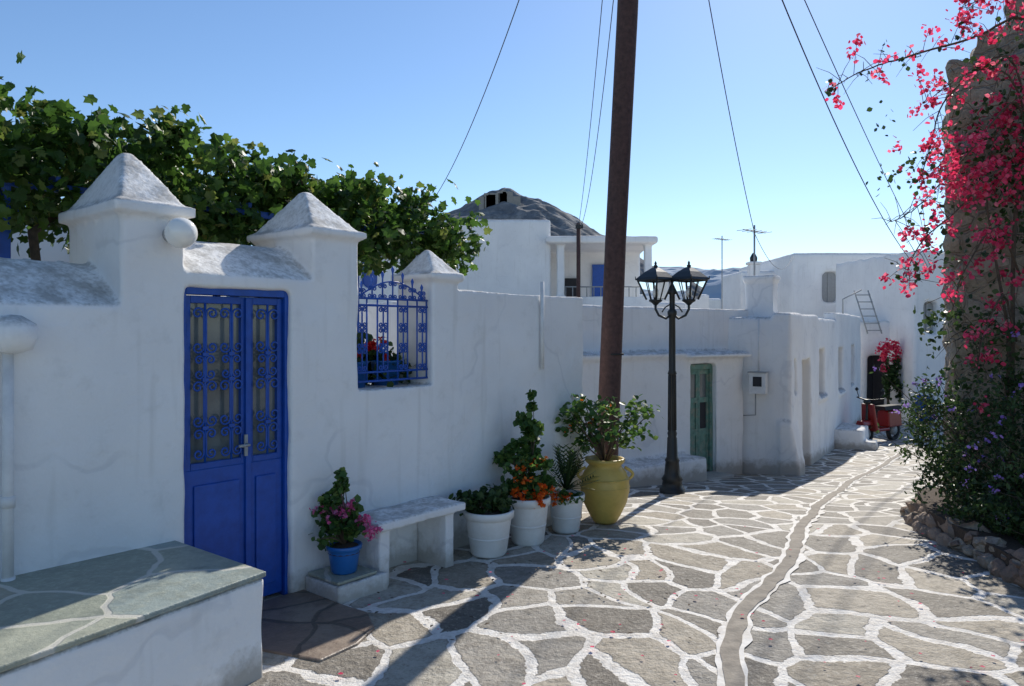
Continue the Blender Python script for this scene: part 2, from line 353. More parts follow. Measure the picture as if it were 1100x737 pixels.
# ------------------------------------------------------------------ blue gate
def cscroll(x,z0,z1,r,side,y=0):
    def sp(zc,dirz):
        out=[]
        for i in range(18):
            t=i/17; a=math.pi-t*math.radians(480); rr=r*(1-.78*t)
            out.append((x+side*(r+rr*math.cos(a)),y,zc+dirz*rr*math.sin(a)))
        return out
    return list(reversed(sp(z0+r,-1)))+sp(z1-r,1)
gate=empty('blue_iron_gate')
mb=MB(); y0=.05
mb.box(-.70,-.665,y0-.01,y0+.09,-.02,1.96,BLUE,A); mb.box(-.02,.012,y0-.01,y0+.09,-.02,1.96,BLUE,A); mb.box(-.665,-.02,y0-.01,y0+.09,1.91,1.96,BLUE,A)
mb.make('frame',gate,bevel=.004)
mb=MB()
def leaf(a,b,split=.88):
    mb.box(a,b,y0+.02,y0+.055,.02,split,BLUE,A)
    mb.box(a+.05,b-.05,y0+.006,y0+.018,.10,split-.09,BLUE,A)
    mb.box(a,a+.035,y0+.02,y0+.06,split,1.905,BLUE,A); mb.box(b-.035,b,y0+.02,y0+.06,split,1.905,BLUE,A)
    mb.box(a+.035,b-.035,y0+.02,y0+.06,1.86,1.905,BLUE,A); mb.box(a+.035,b-.035,y0+.018,y0+.058,split,split+.04,BLUE,A)
leaf(-.66,-.272); leaf(-.262,-.022)
mb.box(-.285,-.250,y0+.0,y0+.02,.03,1.9,BLUE,A)
for z in (.3,1.0,1.7): mb.tube([(-.662,y0+.012,z-.04),(-.662,y0+.012,z+.04)],.012,BLUE,8,A)
mb.make('leaves',gate,bevel=.004)
mb=MB(); mb.box(-.63,-.30,y0+.05,y0+.056,.90,1.87,GLASS,A); mb.box(-.235,-.05,y0+.05,y0+.056,.90,1.87,GLASS,A); mb.make('glass',gate)
mb=MB()
def motif(x,z0,z1,r=.026):
    yy=y0-.004; h=(z1-z0)
    mb.tube([(x,yy,z0),(x,yy,z1)],.007,BLUE,6,A)
    a=z0+h*.02;q=[a,a+h*.20,a+h*.50,a+h*.66,a+h*.96]
    for i0,i1,rr in ((0,1,r*.9),(1,2,r),(2,3,r*.8),(3,4,r)):
        for sd in (-1,1): mb.tube(cscroll(x+sd*.007,q[i0]+.005,q[i1]-.005,rr,sd,yy),.0062,BLUE,5,A)
    for zz in (q[1],q[2],q[3]): mb.box(x-.018,x+.018,yy-.011,yy+.011,zz-.010,zz+.010,BLUE,A)
motif(-.55,.92,1.86,.036); motif(-.385,.92,1.86,.036); motif(-.142,.92,1.86,.040)
mb.tube([(-.29,y0-.0,1.0),(-.29,y0-.045,1.0),(-.36,y0-.05,1.0)],.009,GREY,8,A); mb.box(-.30,-.28,y0-.012,y0,.93,1.06,GREY,A)
mb.make('scrollwork',gate)
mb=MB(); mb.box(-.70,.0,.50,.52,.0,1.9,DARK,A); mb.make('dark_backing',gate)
# ------------------------------------------------------------------ window grille
mb=MB(); yy=.06
for z in (1.335,1.40,1.88,1.93): mb.tube([(.54,yy,z),(1.245,yy,z)],.009,BLUE,6,A)
for i in range(8):
    x=.56+i*.0965; mb.tube([(x,yy,1.335),(x,yy,1.93)],.0065,BLUE,6,A)
for i in range(7):
    x=.608+i*.0965
    if i%2==0:
        for z0,z1,r in ((1.41,1.57,.024),(1.57,1.72,.024),(1.72,1.87,.024)):
            for sd in(-1,1): mb.tube(cscroll(x+sd*.001,z0,z1,.021,sd,yy-.008),.0055,BLUE,5,A)
    for sd in(-1,1): mb.tube(cscroll(x+sd*.002,1.93,2.0+.06*(1-abs(i-3)/3),.019,sd,yy),.005,BLUE,5,A)
    ht=2.0+.12*(1-abs(i-3)/3)
    mb.tube([(x,yy,1.93),(x,yy,ht),(x,yy,ht+.03),(x,yy,ht+.055)],[.006,.006,.013,.001],BLUE,6,A)
arc=[(.60+.6*t/16,yy,1.95+.11*math.sin(math.pi*t/16)) for t in range(17)]; mb.tube(arc,.006,BLUE,6,A)
mb.make('blue_window_grille')
# ------------------------------------------------------------------ globe lamp
mb=MB(); pr=[(.001,-.085)]+[(.085*math.cos(a),.085*math.sin(a)) for a in np.linspace(-1.45,1.45,14)]+[(.001,.085)]
mb.lathe(pr,(-.775,-.125,2.235),GLOBE,24,A); mb.tube([(-.775,.02,2.235),(-.775,-.05,2.235)],.045,GREY,16,A); mb.make('globe_wall_lamp')
mb=MB(); mb.tube([(-1.57,-.05,.40),(-1.57,-.05,1.0),(-1.57,-.05,1.62)],.024,PVC,14,A)
mb.lathe([(.03,0),(.031,.05),(.024,.055)],(-1.57,-.05,.86),PVC,16,A)
mb.lathe([(.02,-.02),(.085,.0),(.105,.06),(.10,.12),(.04,.16),(.001,.165)],(-1.56,-.07,1.61),WHITE,20,A)
mb.tube([(-1.57,-.05,.40),(-1.57,-.05,.53)],.03,PVC,14,A); mb.make('downpipe')
# ------------------------------------------------------------------ foreground bench
B0=A@Vector((-.76,.02,0)); Bd=A@Vector((-4.2,.02,0))
pts=[(B0.x,B0.y),(Bd.x,Bd.y),(-2.42,1.55),(-1.217,3.62)]
bench=empty('masonry_bench')
mb=MB(); mb.poly(pts,-.2,.488,WHITE); mb.make('base',bench,remesh=.02,disp=.03,dscale=.4)
def inset(p,d):
    c=Vector((sum(q[0] for q in p)/4,sum(q[1] for q in p)/4)); 
    return [tuple(Vector(q)+(Vector(q)-c).normalized()*d) for q in p]
mb=MB(); mb.poly(inset(pts,.015),.492,.518,SLATE); mb.make('slate_top',bench,bevel=.006)
mb=MB(); q=[A@Vector(p) for p in ((-.80,.02,0),(-.45,-.95,0),(-.2,-.93,0),(.0,-.83,0),(.12,-.62,0),(.10,-.4,0),(.1,.02,0))]
mb.poly([(p.x,p.y) for p in q],-.05,.016,BROWNSL); mb.make('threshold_paving',bevel=.01)
st=empty('white_step')
mb=MB(); mb.box(.10,.50,-.36,.0,-.1,.105,WHITE,A); mb.make('block',st,remesh=.013,disp=.015,dscale=.2)
mb=MB(); mb.box(.11,.42,-.34,-.02,.110,.128,SLATE,A); mb.make('slate',st,bevel=.004)
mb=MB(); mb.prof([(-.34,.37),(-.0,.37),(-.0,.43),(-.34,.43)],.43,1.27,WHITE,A)
for a,b in ((.47,.56),(1.08,1.17)): mb.box(a,b,-.31,-.01,-.12,.39,WHITE,A)
mb.make('white_stone_bench',remesh=.012,disp=.02,dscale=.2,smooth_it=2)
# ------------------------------------------------------------------ pots
def pot(name,x,y,r,h,mat,kind='white',z=None):
    z=g(y)+.01 if z is None else z
    e=empty(name); mb=MB()
    if kind=='urn':
        pr=[(.10,0),(.115,.02),(.15,.08),(.205,.20),(.232,.32),(.228,.42),(.20,.50),(.165,.545),(.15,.565),(.185,.60),(.192,.625),(.18,.635),(.15,.63),(.14,.59)]
        s=h/.635; mb.lathe([(a*r/.232,b*s) for a,b in pr],(x,y,z),mat,36)
        for zz in (.36,.44): mb.lathe([(.226*r/.232,-.008),(.238*r/.232,0),(.226*r/.232,.008)],(x,y,z+zz*s),mat,36)
        for sd in (-1,1):
            mb.tube([(x+sd*r*(.80+.33*math.sin(t)),y-.02,z+h*(.86-.22*t/math.pi)) for t in np.linspace(0,math.pi,9)],.014,mat,8)
        top=.57*s; rt=.14*r/.232
    else:
        pr=[(.66,0),(.69,.03),(.72,.05),(.90,.80),(.905,.83),(1.0,.84),(1.01,.97),(.985,1.0),(.92,1.0),(.90,.93)]
        mb.lathe([(a*r,b*h) for a,b in pr],(x,y,z),mat,32); top=.93*h; rt=.9*r
        if kind=='white': mb.lathe([(r*.80,.38*h),(r*.822,.40*h),(r*.815,.43*h)],(x,y,z),mat,32)
    mb.make('pot',e)
    mb=MB(); mb.lathe([(rt,-.03),(rt*.9,.01),(rt*.4,.02)],(x,y,z+top-.01),SOIL,16); mb.make('soil',e)
    return e,z+top
def stems(mb,c,tips,r=.006,mat=BARK):
    c=Vector(c)
    for t in tips:
        t=Vector(t); m=c.lerp(t,.5)+Vector((random.uniform(-.04,.04),random.uniform(-.04,.04),.04))
        mb.tube([c,c.lerp(m,.5)+Vector((0,0,.01)),m,m.lerp(t,.55),t],[r,r*.9,r*.75,r*.55,r*.35],mat,5)
def bushy(parent,c,cz,rad,n,size,tm,mat,flow=None,nf=0,fs=.03,clumps=10,up=.4,tips=8):
    mb=MB(); P=blob((c[0],c[1],cz),rad,n,clumps); mb.leaves(P,size,tm,mat,up=up)
    idx=rng.integers(0,len(P),tips); stems(mb,c,[P[i] for i in idx])
    if flow:
        F=P[rng.integers(0,len(P),nf*3)]; F=F[np.argsort(-(F[:,2]+.6*(OY-F[:,1])*.3))][:nf]
        allp=[]; 
        for p in F: allp.append(p+rng.normal(size=(7,3))*fs*.35)
        mb.leaves(np.concatenate(allp)+np.array([0,-.02,.02]),fs,TP,flow,up=.5)
    mb.make('plant',parent)
c=A@Vector((.27,-.19,0)); e,t=pot('potted_flowering_plant',c.x,c.y,.115,.18,POTB,'blue',z=.13)
bushy(e,(c.x,c.y,t),t+.16,(.17,.16,.16),480,.05,TSW,GREENL,PINK,34,.028,16)
mb=MB(); P=blob((c.x-.03,c.y,t+.38),(.08,.07,.12),150,8); mb.leaves(P,.05,TSW,GREENL); P2=blob((c.x-.13,c.y,t+.27),(.05,.05,.07),60,6); mb.leaves(P2,.045,TSW,GREENL); stems(mb,(c.x,c.y,t),[P[i] for i in range(6)]+[P2[i] for i in range(3)]); mb.make('tall_shoots',e)
mb=MB(); F=blob((c.x+.15,c.y-.02,t+.13),(.10,.09,.07),200,12); mb.leaves(F,.026,TP,PINK); mb.make('blossom',e)
e,t=pot('potted_green_plant',-.18,5.70,.195,.34,POTW); bushy(e,(-.18,5.70,t),t+.07,(.23,.20,.11),460,.062,TSW,DARKL,clumps=16)
e,t=pot('potted_orange_lantana',.13,6.05,.185,.38,POTW)
bushy(e,(.13,6.05,t),t+.17,(.22,.18,.17),850,.055,TSW,GREENL,ORANGE,26,.032,18)
mb=MB()
P=np.concatenate([blob((.07,6.15,t+.34),(.21,.16,.13),520,16),blob((.15,6.15,t+.58),(.12,.10,.14),300,10),blob((.17,6.15,t+.78),(.04,.04,.09),70,6)])
mb.leaves(P,.062,TSW,GREENL); stems(mb,(.13,6.1,t),[P[i] for i in rng.integers(0,len(P),16)]); 
for q in ((.20,5.98,t+.04),(.26,5.93,t+.12),(.05,5.90,t+.10),(.14,5.9,t+.0),(.22,5.88,t+.02)):
    mb.leaves(blob(q,(.08,.05,.06),130,12,.2),.027,TP,ORANGE,up=.3)
mb.make('tall_foliage',e)
e,t=pot('potted_palm',.475,6.5,.165,.33,POTW)
mb=MB()
for i in range(54):
    a=random.uniform(0,2*math.pi); el=random.uniform(.15,1.4); L=random.uniform(.28,.44)
    d=Vector((math.cos(a)*math.cos(el),math.sin(a)*math.cos(el),math.sin(el))); p0=Vector((.475,6.5,t+.05))
    sd=d.cross(Vector((0,0,1))).normalized()*.013
    v=[];
    for k in range(6):
        u=k/5; p=p0+d*L*u-Vector((0,0,.16*u*u*L*2*math.cos(el))); w=sd*(1-u)*(1 if k else .5)+sd*.08
        v+=[p-w,p+w]
    mb.add(v,[(2*k,2*k+1,2*k+3,2*k+2) for k in range(5)],DARKL)
    if i%2==0:
        for k in range(7):
            u=.35+.09*k; p=p0+d*L*u
            for s_ in (-1,1):
                tip=p+d*.06+sd*s_*5; mb.add([p,p+d*.02,tip],[(0,1,2)],DARKL)
mb.leaves(blob((.40,6.36,t+.02),(.14,.08,.07),200,14,.25),.026,TP,ORANGE); mb.leaves(blob((.47,6.42,t+.0),(.17,.1,.07),160,12),.045,TSW,GREENL)
mb.make('plant',e)
e,t=pot('yellow_ceramic_urn',.87,6.92,.228,.60,POTY,'urn')
mb=MB(); c=Vector((.87,6.92,t)); tips=[]
for i in range(22):
    a=random.uniform(0,6.28); rr=random.uniform(.10,.50); tips.append((c.x+.08+rr*math.cos(a)*1.1,c.y+rr*math.sin(a)*.7,t+random.uniform(.2,.56)-.2*max(0,rr-.3)))
stems(mb,c,tips,.009)
P=np.concatenate([np.array(q)+rng.normal(size=(32,3))*np.array([.06,.055,.045]) for q in tips]); mb.leaves(P,.062,TSW,GREENL,up=.5)
for q in random.sample(tips,5): mb.leaves(np.array(q)+rng.normal(size=(12,3))*.025,.032,TP,ORANGE)
mb.make('shrub',e)
# ------------------------------------------------------------------ utility pole
mb=MB(); mb.tube([(.94,7.5,-.4),(.97,7.5,.6),(1.05,7.5,2.6),(1.17,7.5,4.9),(1.31,7.5,8.3)],[.115,.112,.106,.106,.10],WOODP,18)
mb.lathe([(.112,0),(.114,.012),(.112,.02)],(1.02,7.5,1.45),RUBBER,18)
mb.box(.9,1.75,7.38,7.46,7.75,7.83,WOODP)
mb.make('wooden_utility_pole')
# ------------------------------------------------------------------ street lamp
LX,LY=2.036,9.4; gz=g(LY); sl=empty('double_lantern_street_lamp')
mb=MB()
mb.lathe([(.16,-.05),(.16,.06),(.135,.08),(.12,.16),(.135,.18),(.10,.24),(.085,.40),(.095,.42),(.07,.46),(.062,.7),(.052,.72),(.062,.76),(.048,.80),(.046,1.5),(.058,1.52),(.044,1.56),(.040,2.25),(.058,2.27),(.06,2.31),(.036,2.34),(.034,2.52),(.05,2.54),(.045,2.58),(.012,2.66),(.02,2.70),(.001,2.76)],(LX,LY,gz),BLACK,20)
for i in range(8):
    a=i*math.pi/4; mb.tube([(LX+.05*math.cos(a),LY+.05*math.sin(a),gz+.8),(LX+.045*math.cos(a),LY+.045*math.sin(a),gz+1.5)],.008,BLACK,5)
mb.make('post',sl)
for sd,nm in ((-1,'lantern_1'),(1,'lantern_2')):
    lx=LX+sd*.205; ly=LY-sd*.03; zb=gz+2.44
    mb=MB()
    mb.tube([(LX,LY,gz+2.28),(LX+sd*.08,LY,gz+2.22),(LX+sd*.17,LY,gz+2.26),(lx,ly,gz+2.34),(lx,ly,gz+2.44)],.016,BLACK,8)
    mb.tube([(LX+sd*.03,LY,gz+2.40),(LX+sd*.09,LY,gz+2.36),(LX+sd*.13,LY,gz+2.30)],.009,BLACK,6)
    mb.lathe([(.02,-.05),(.05,-.02),(.085,.0),(.085,.02)],(lx,ly,zb),BLACK,16)
    R=Matrix.Translation((lx,ly,0))@Matrix.Rotation(math.radians(38),4,'Z')
    b0,b1=.08,.16; z0,z1=zb+.02,zb+.27
    cor=[(-1,-1),(1,-1),(1,1),(-1,1)]
    for i in range(4):
        a=cor[i];b=cor[(i+1)%4]
        mb.tube([(a[0]*b0,a[1]*b0,z0),(a[0]*b1,a[1]*b1,z1)],.013,BLACK,5,R)
        mb.tube([(a[0]*b1,a[1]*b1,z1),(b[0]*b1,b[1]*b1,z1)],.018,BLACK,5,R)
        mb.tube([((a[0]+b[0])/2*b0,(a[1]+b[1])/2*b0,z0),((a[0]+b[0])/2*b1,(a[1]+b[1])/2*b1,z1)],.007,BLACK,5,R)
        mb.tube([(a[0]*.175,a[1]*.175,z1+.005),(a[0]*.182,a[1]*.182,z1+.05)],[.012,.002],BLACK,5,R)
    mb.add([(x*.18,y*.18,z1) for x,y in cor]+[(x*.165,y*.165,z1+.03) for x,y in cor]+[(x*.10,y*.10,z1+.10) for x,y in cor]+[(x*.03,y*.03,z1+.16) for x,y in cor],
        [(3,2,1,0)]+[(j*4+i,j*4+(i+1)%4,j*4+4+(i+1)%4,j*4+4+i) for j in range(3) for i in range(4)]+[(12,13,14,15)],BLACK,M=R)
    mb.lathe([(.022,0),(.03,.02),(.012,.04),(.018,.055),(.001,.09)],(lx,ly,z1+.158),BLACK,10)
    mb.make(nm,sl)
    mb=MB()
    mb.add([(x*b0*.97,y*b0*.97,z0+.002) for x,y in cor]+[(x*b1*.97,y*b1*.97,z1-.004) for x,y in cor],[(i,(i+1)%4,4+(i+1)%4,4+i) for i in range(4)],LGLASS,M=R)
    mb.lathe([(.02,0),(.035,.04),(.035,.09),(.01,.12)],(lx,ly,z0+.03),GLOBE,12)
    mb.make(nm+'_glass',sl)
# ------------------------------------------------------------------ house B (green door)
Bm=frame(.99,10.2,math.atan2(.599,.801)); hb=empty('white_house_green_door')
mb=MB(); cells(mb,-2.5,3.6,-1.5,1.30,0,.5,[(2.25,2.89,-1.49,1.17)],WHITE,Bm)
mb.box(-2.5,3.62,-.05,.5,1.29,1.36,WHITE,Bm); mb.box(2.1,3.62,-.16,.3,1.27,1.335,WHITE,Bm)
mb.box(-2.5,4.4,.32,3.6,-1.5,2.06,WHITE,Bm)
mb.box(.45,2.12,-.42,.0,-1.2,-.2,WHITE,Bm)
mb.make('walls',hb,remesh=.032,disp=.05,dscale=.6,smooth_it=1)
mb=MB(); zb=g(11.74)+.06
mb.box(2.25,2.31,.08,.16,zb,1.16,GREENW,Bm); mb.box(2.83,2.89,.08,.16,zb,1.16,GREENW,Bm); mb.box(2.31,2.83,.08,.16,1.08,1.16,GREENW,Bm)
for a,b in ((2.315,2.565),(2.575,2.825)):
    for z0,z1 in ((zb+.02,zb+.12),(zb+.60,zb+.70),(zb+1.12,zb+1.2),(1.0,1.075)): mb.box(a+.04,b-.04,.12,.15,z0,z1,GREENW,Bm)
    mb.box(a,a+.04,.12,.15,zb+.02,1.075,GREENW,Bm); mb.box(b-.04,b,.12,.15,zb+.02,1.075,GREENW,Bm)
    mb.box(a+.04,b-.04,.135,.145,zb+.12,zb+.60,GREENW,Bm); mb.box(a+.04,b-.04,.14,.147,zb+.7,zb+1.12,DARK if a>2.5 else GREENW,Bm); mb.box(a+.04,b-.04,.14,.147,zb+1.2,1.0,GLASS,Bm)
mb.make('green_door',hb)
mb=MB(); mb.box(2.2,2.95,-.3,.1,-1.2,zb,WHITE,Bm); mb.make('door_step',hb,bevel=.02)
# ------------------------------------------------------------------ house C
Cm=frame(4.57,12.1,math.atan2(.863,.505)); hc=empty('white_long_house')
ops=[(.30,.55,.62,1.22),(1.1,2.1,-1.9,1.17),(3.15,3.95,.35,1.32),(6.2,7.2,.22,1.28),(9.0,10.0,.2,1.3)]
mb=MB(); cells(mb,0,11.6,-2,1.93,0,.3,ops,WHITE,Cm)
mb.box(.0,11.6,.4,5,-2,1.90,WHITE,Cm); mb.box(0,.35,0,5,-2,1.93,WHITE,Cm); mb.box(11.3,11.6,0,5,-2,2.1,WHITE,Cm)
mb.box(6,11.6,0,.3,1.9,2.12,WHITE,Cm); mb.prof([(0,1.93),(.3,1.93),(.3,2.0),(0,2.0)],0,3,WHITE,Cm)
mb.box(.5,.92,.38,.86,1.85,2.66,WHITE,Cm); mb.box(.46,.96,.34,.90,2.58,2.66,WHITE,Cm)
mb.prof([(-.22,-2),(.2,-2),(.2,.2),(-.0,.2),(-.14,-.5)],-.06,.5,WHITE,Cm)
mb.box(3.0,4.1,-.06,.1,.28,.35,WHITE,Cm); mb.box(6.1,7.3,-.06,.1,.15,.22,WHITE,Cm)
mb.make('walls',hc,remesh=.042,disp=.06,dscale=.7,smooth_it=1)
mb=MB()
for i,o in enumerate(ops):
    mb.box(o[0],o[1],.2,.24,o[2],o[3],(GREY if i in(1,2,3) else PVC),Cm)
    mb.box(o[0],o[0]+.06,.16,.22,o[2],o[3],PVC,Cm); mb.box(o[1]-.06,o[1],.16,.22,o[2],o[3],PVC,Cm); mb.box(o[0],o[1],.165,.22,o[3]-.06,o[3],PVC,Cm)
mb.make('shutters',hc)
mb=MB()
Fm=frame(4.10,12.26,math.atan2(-.505,.863))
mb.box(-.13,.13,-.16,.02,.66,1.0,PVC,Fm); mb.box(-.15,.15,-.18,.02,1.0,1.02,GREY,Fm); mb.box(-.07,.07,-.168,-.15,.78,.94,DARK,Fm)
mb.tube([(.0,-.05,1.0),(.0,-.04,1.9)],.012,PVC,6,Fm); mb.tube([(-.05,-.05,.66),(-.05,-.05,.3),(-.25,-.04,.28)],.012,GREY,6,Fm)
mb.make('meter_box',hc)
mb=MB(); mb.box(5.5,6.9,-.6,0,-1.6,-.55,WHITE,Cm); mb.box(5.5,6.1,-.85,0,-1.6,-.80,WHITE,Cm); mb.make('masonry_steps',remesh=.05,disp=.05)
# ------------------------------------------------------------------ antennas
def antenna(x,y,z0,z1,nb=5):
    mb=MB(); mb.tube([(x,y,z0),(x,y,z1)],.018,GREY,6); 
    mb.tube([(x-.3,y-.25,z1-.12),(x+.3,y+.25,z1-.12)],.01,GREY,5)
    for i in range(nb):
        t=-.27+.54*i/(nb-1); mb.tube([(x+t+.10,y+t*.8-.13,z1-.12),(x+t-.10,y+t*.8+.13,z1-.12)],.006,GREY,4)
    mb.make('television_antenna')
antenna(4.72,14.4,1.8,3.75); antenna(7.1,25,1.5,4.9,7)
# ------------------------------------------------------------------ background houses
def house(name,x0,x1,y0,y1,zt,ops=(),rot=0,z0=-3,vox=.09,mat=WHITE2):
    e=empty(name); M=frame(x0,y0,rot); L=x1-x0
    mb=MB()
    cells(mb,0,L,z0,zt,0,.35,[(o[0],o[1],o[2],o[3]) for o in ops],mat,M)
    mb.box(0,L,.5,y1-y0,z0,zt-.12,mat,M); mb.box(0,.3,0,y1-y0,z0,zt,mat,M); mb.box(L-.3,L,0,y1-y0,z0,zt,mat,M); mb.box(0,L,y1-y0-.3,y1-y0,z0,zt,mat,M)
    mb.make('walls',e,remesh=vox,disp=.04,dscale=1.0,smooth_it=1)
    mb=MB()
    for o in ops:
        mm=o[4]; mb.box(o[0],o[1],.25,.3,o[2],o[3],mm,M); mb.box((o[0]+o[1])/2-.03,(o[0]+o[1])/2+.03,.21,.26,o[2],o[3],mm,M)
    if ops: mb.make('openings',e)
    return e,M
e,M=house('white_terrace_house',-2.9,1.15,22,27,5.0,[(.3,.9,3.2,4.2,BLUE)],vox=.07)
mb=MB()
mb.box(4.05,7.1,2.2,5,-3,4.25,WHITE2,M); mb.box(3.9,7.2,-.3,5,4.26,4.48,WHITE2,M)
mb.box(4.0,7.1,-.1,.15,-3,2.70,WHITE2,M); mb.box(4.0,7.1,0,2.4,1.2,1.35,WHITE2,M)
for x in (4.35,6.95): mb.box(x-.11,x+.11,-.05,.17,2.6,4.28,WHITE2,M)
mb.make('porch',e,remesh=.05,disp=.03,smooth_it=1)
mb=MB(); mb.box(5.52,5.92,2.1,2.16,1.4,3.85,BLUE,M); mb.box(6.02,6.22,2.1,2.16,1.4,3.85,BLUE,M); mb.box(5.92,6.02,2.11,2.15,1.4,3.85,DARK,M); mb.box(4.62,5.1,2.1,2.16,2.2,3.4,DARK,M)
mb.tube([(4.85,-.3,1),(4.85,-.3,4.85)],.06,WOODP,8,M); mb.box(4.76,4.98,-.36,-.30,4.68,4.80,BLACK,M)
for i in range(12): mb.tube([(4.5+i*.21,.05,2.7),(4.5+i*.21,.05,3.0)],.015,GREY,4,M)
mb.tube([(4.45,.05,3.0),(6.85,.05,3.0)],.02,GREY,5,M)
mb.make('doors_and_post',e)
house('white_annex',-6.2,-3.0,21,26,4.1,[(1.9,2.35,2.9,3.8,BLUE)])
house('garden_house',-8.5,-3.6,6.6,11,2.85,[(3.0,3.8,1.0,2.2,BLUE)],rot=.2,z0=-.5)
house('white_house',11.0,17.5,29,36,4.75,[(1.2,1.8,2.8,4.0,GREY)])
house('white_house',9.6,12.2,31,34,4.2)
house('white_corner_house',11.15,13.3,23.8,28,2.0,[(.25,.95,-1.2,.9,DARK),(1.3,1.75,-.1,.8,BLUE)])
house('tall_white_house',12.3,17,22.6,27,4.15,[(.35,.8,1.6,2.6,GREY)],rot=.12)
house('distant_house',7.0,12,45,50,3.9,[(1,1.7,2,3,DARK),(3,3.6,2,3,BLUE)],vox=.12)
house('distant_house',5.6,8.5,36,40,3.1,[(1,1.6,1.8,2.6,BLUE)],vox=.12)
house('distant_house',11,17,60,66,4.3,[(1,2,2.4,3.6,DARK)],vox=.15)
house('distant_house',18,22,80,86,5.0,[(1,2,2.6,3.8,BLUE)],vox=.18)
mb=MB(); mb.box(8.65,9.0,26.8,27.2,1.5,4.1,WHITE2); mb.box(8.6,9.05,26.75,27.25,4.1,4.2,WHITE2); mb.lathe([(.12,0),(.14,.15),(.05,.32),(.001,.34)],(8.82,27,4.2),BLACK,12); mb.make('chimney',bevel=.03)
mb=MB()
for i in range(2):
    x=11.3+i*.45; mb.tube([(x,23.5,1.6),(x-.15,24.1,3.0)],.022,GREY,6)
for k in range(6): mb.tube([(11.3-.025*k,23.5+.1*k,1.7+.23*k),(11.75-.025*k,23.5+.1*k,1.7+.23*k)],.018,GREY,6)
mb.tube([(10.6,23.7,2.0),(10.6,23.7,2.7),(11.2,23.7,3.0)],.022,GREY,6)
mb.make('metal_ladder')
# ------------------------------------------------------------------ scooter
sx,sy=9.05,18.2; sz=g(sy); Sm=frame(sx,sy,math.radians(215),sz); sc=empty('red_scooter')
mb=MB()
for x in (-.62,.62):
    mb.tube([(x+.23*math.cos(a),0,.23+.23*math.sin(a)) for a in np.linspace(0,2*math.pi,25)],.055,RUBBER,8,Sm); mb.tube([(x,-.05,.23),(x,.05,.23)],.12,GREY,14,Sm)
mb.make('wheels',sc)
mb=MB()
mb.prof([(-.17,.34),(.17,.34),(.15,.72),(.0,.78),(-.15,.72)],-.75,-.15,RED,Sm); mb.box(-.2,.4,-.16,.16,.26,.34,RED,Sm)
mb.add([(.38,-.2,.3),(.38,.2,.3),(.52,.17,.95),(.52,-.17,.95),(.48,-.2,.28),(.48,.2,.28),(.58,.15,.95),(.58,-.15,.95)],[(0,1,2,3),(4,7,6,5),(0,3,7,4),(1,5,6,2),(3,2,6,7),(0,4,5,1)],RED,M=Sm)
mb.prof([(-.12,.44),(.12,.44),(.08,.56),(-.08,.56)],.42,.9,RED,Sm)
mb.make('body',sc,bevel=.03)
mb=MB(); mb.prof([(-.15,.76),(.15,.76),(.12,.86),(-.12,.86)],-.78,.0,RUBBER,Sm); mb.tube([(.62,0,.25),(.56,0,.95),(.5,0,1.05)],.03,BLACK,8,Sm)
mb.tube([(.42,-.34,1.08),(.5,-.1,1.04),(.5,.1,1.04),(.42,.34,1.08)],.02,BLACK,6,Sm)
mb.lathe([(.06,-.05),(.09,0),(.06,.06)],(.58,0,1.0),BLACK,10,Sm)
for y_ in (-.25,.25): mb.tube([(.48,y_,1.06),(.46,y_*1.3,1.25)],.01,BLACK,5,Sm); mb.lathe([(.01,-.05),(.05,0),(.01,.05)],(.46,y_*1.3,1.28),BLACK,8,Sm)
mb.make('seat_and_handlebar',sc,bevel=.01)
# ------------------------------------------------------------------ stone tower on right
mb=MB(); Tm=frame(4.26,7.2,math.atan2(-.5,.86))
mb.box(0,4.5,0,3.2,-.5,4.3,RUB,Tm); mb.box(.2,4.5,.1,3,4.2,4.62,RUB,Tm); mb.box(.5,2.2,.2,1.2,4.5,4.85,RUB,Tm)
mb.make('stone_ruin_wall',remesh=.05,disp=.20,dscale=.3,smooth_it=2)
mb=MB()
edge=[(3.30,4.3),(3.42,4.9),(3.50,5.5),(3.55,6.0),(3.62,6.5),(3.8,7.0),(4.05,7.4)]
for i,p in enumerate(interp_path(edge,.13)):
    for lv in range(2):
        r=random.uniform(.05,.10); c=Vector((p.x+random.uniform(-.03,.05)+lv*.07,p.y,g(p.y)+.03+lv*.09))
        bm=bmesh.new(); bmesh.ops.create_icosphere(bm,subdivisions=2,radius=r)
        v=[]
        for q in bm.verts:
            k=1+.6*noise.noise(q.co*13+Vector((i*3.1,lv,0))); v.append(c+Vector((q.co.x*k,q.co.y*k*1.35,q.co.z*k*.85)))
        mb.add(v,[tuple(w.index for w in f.verts) for f in bm.faces],ROCK,False); bm.free()
mb.make('stone_bed_edging')
mb=MB(); mb.poly([(3.35,4.2),(6.5,4.2),(6.5,6.5),(4.4,7.4),(4.0,7.3),(3.6,6.4)],-.3,.14,SOIL); mb.make('flower_bed_soil')
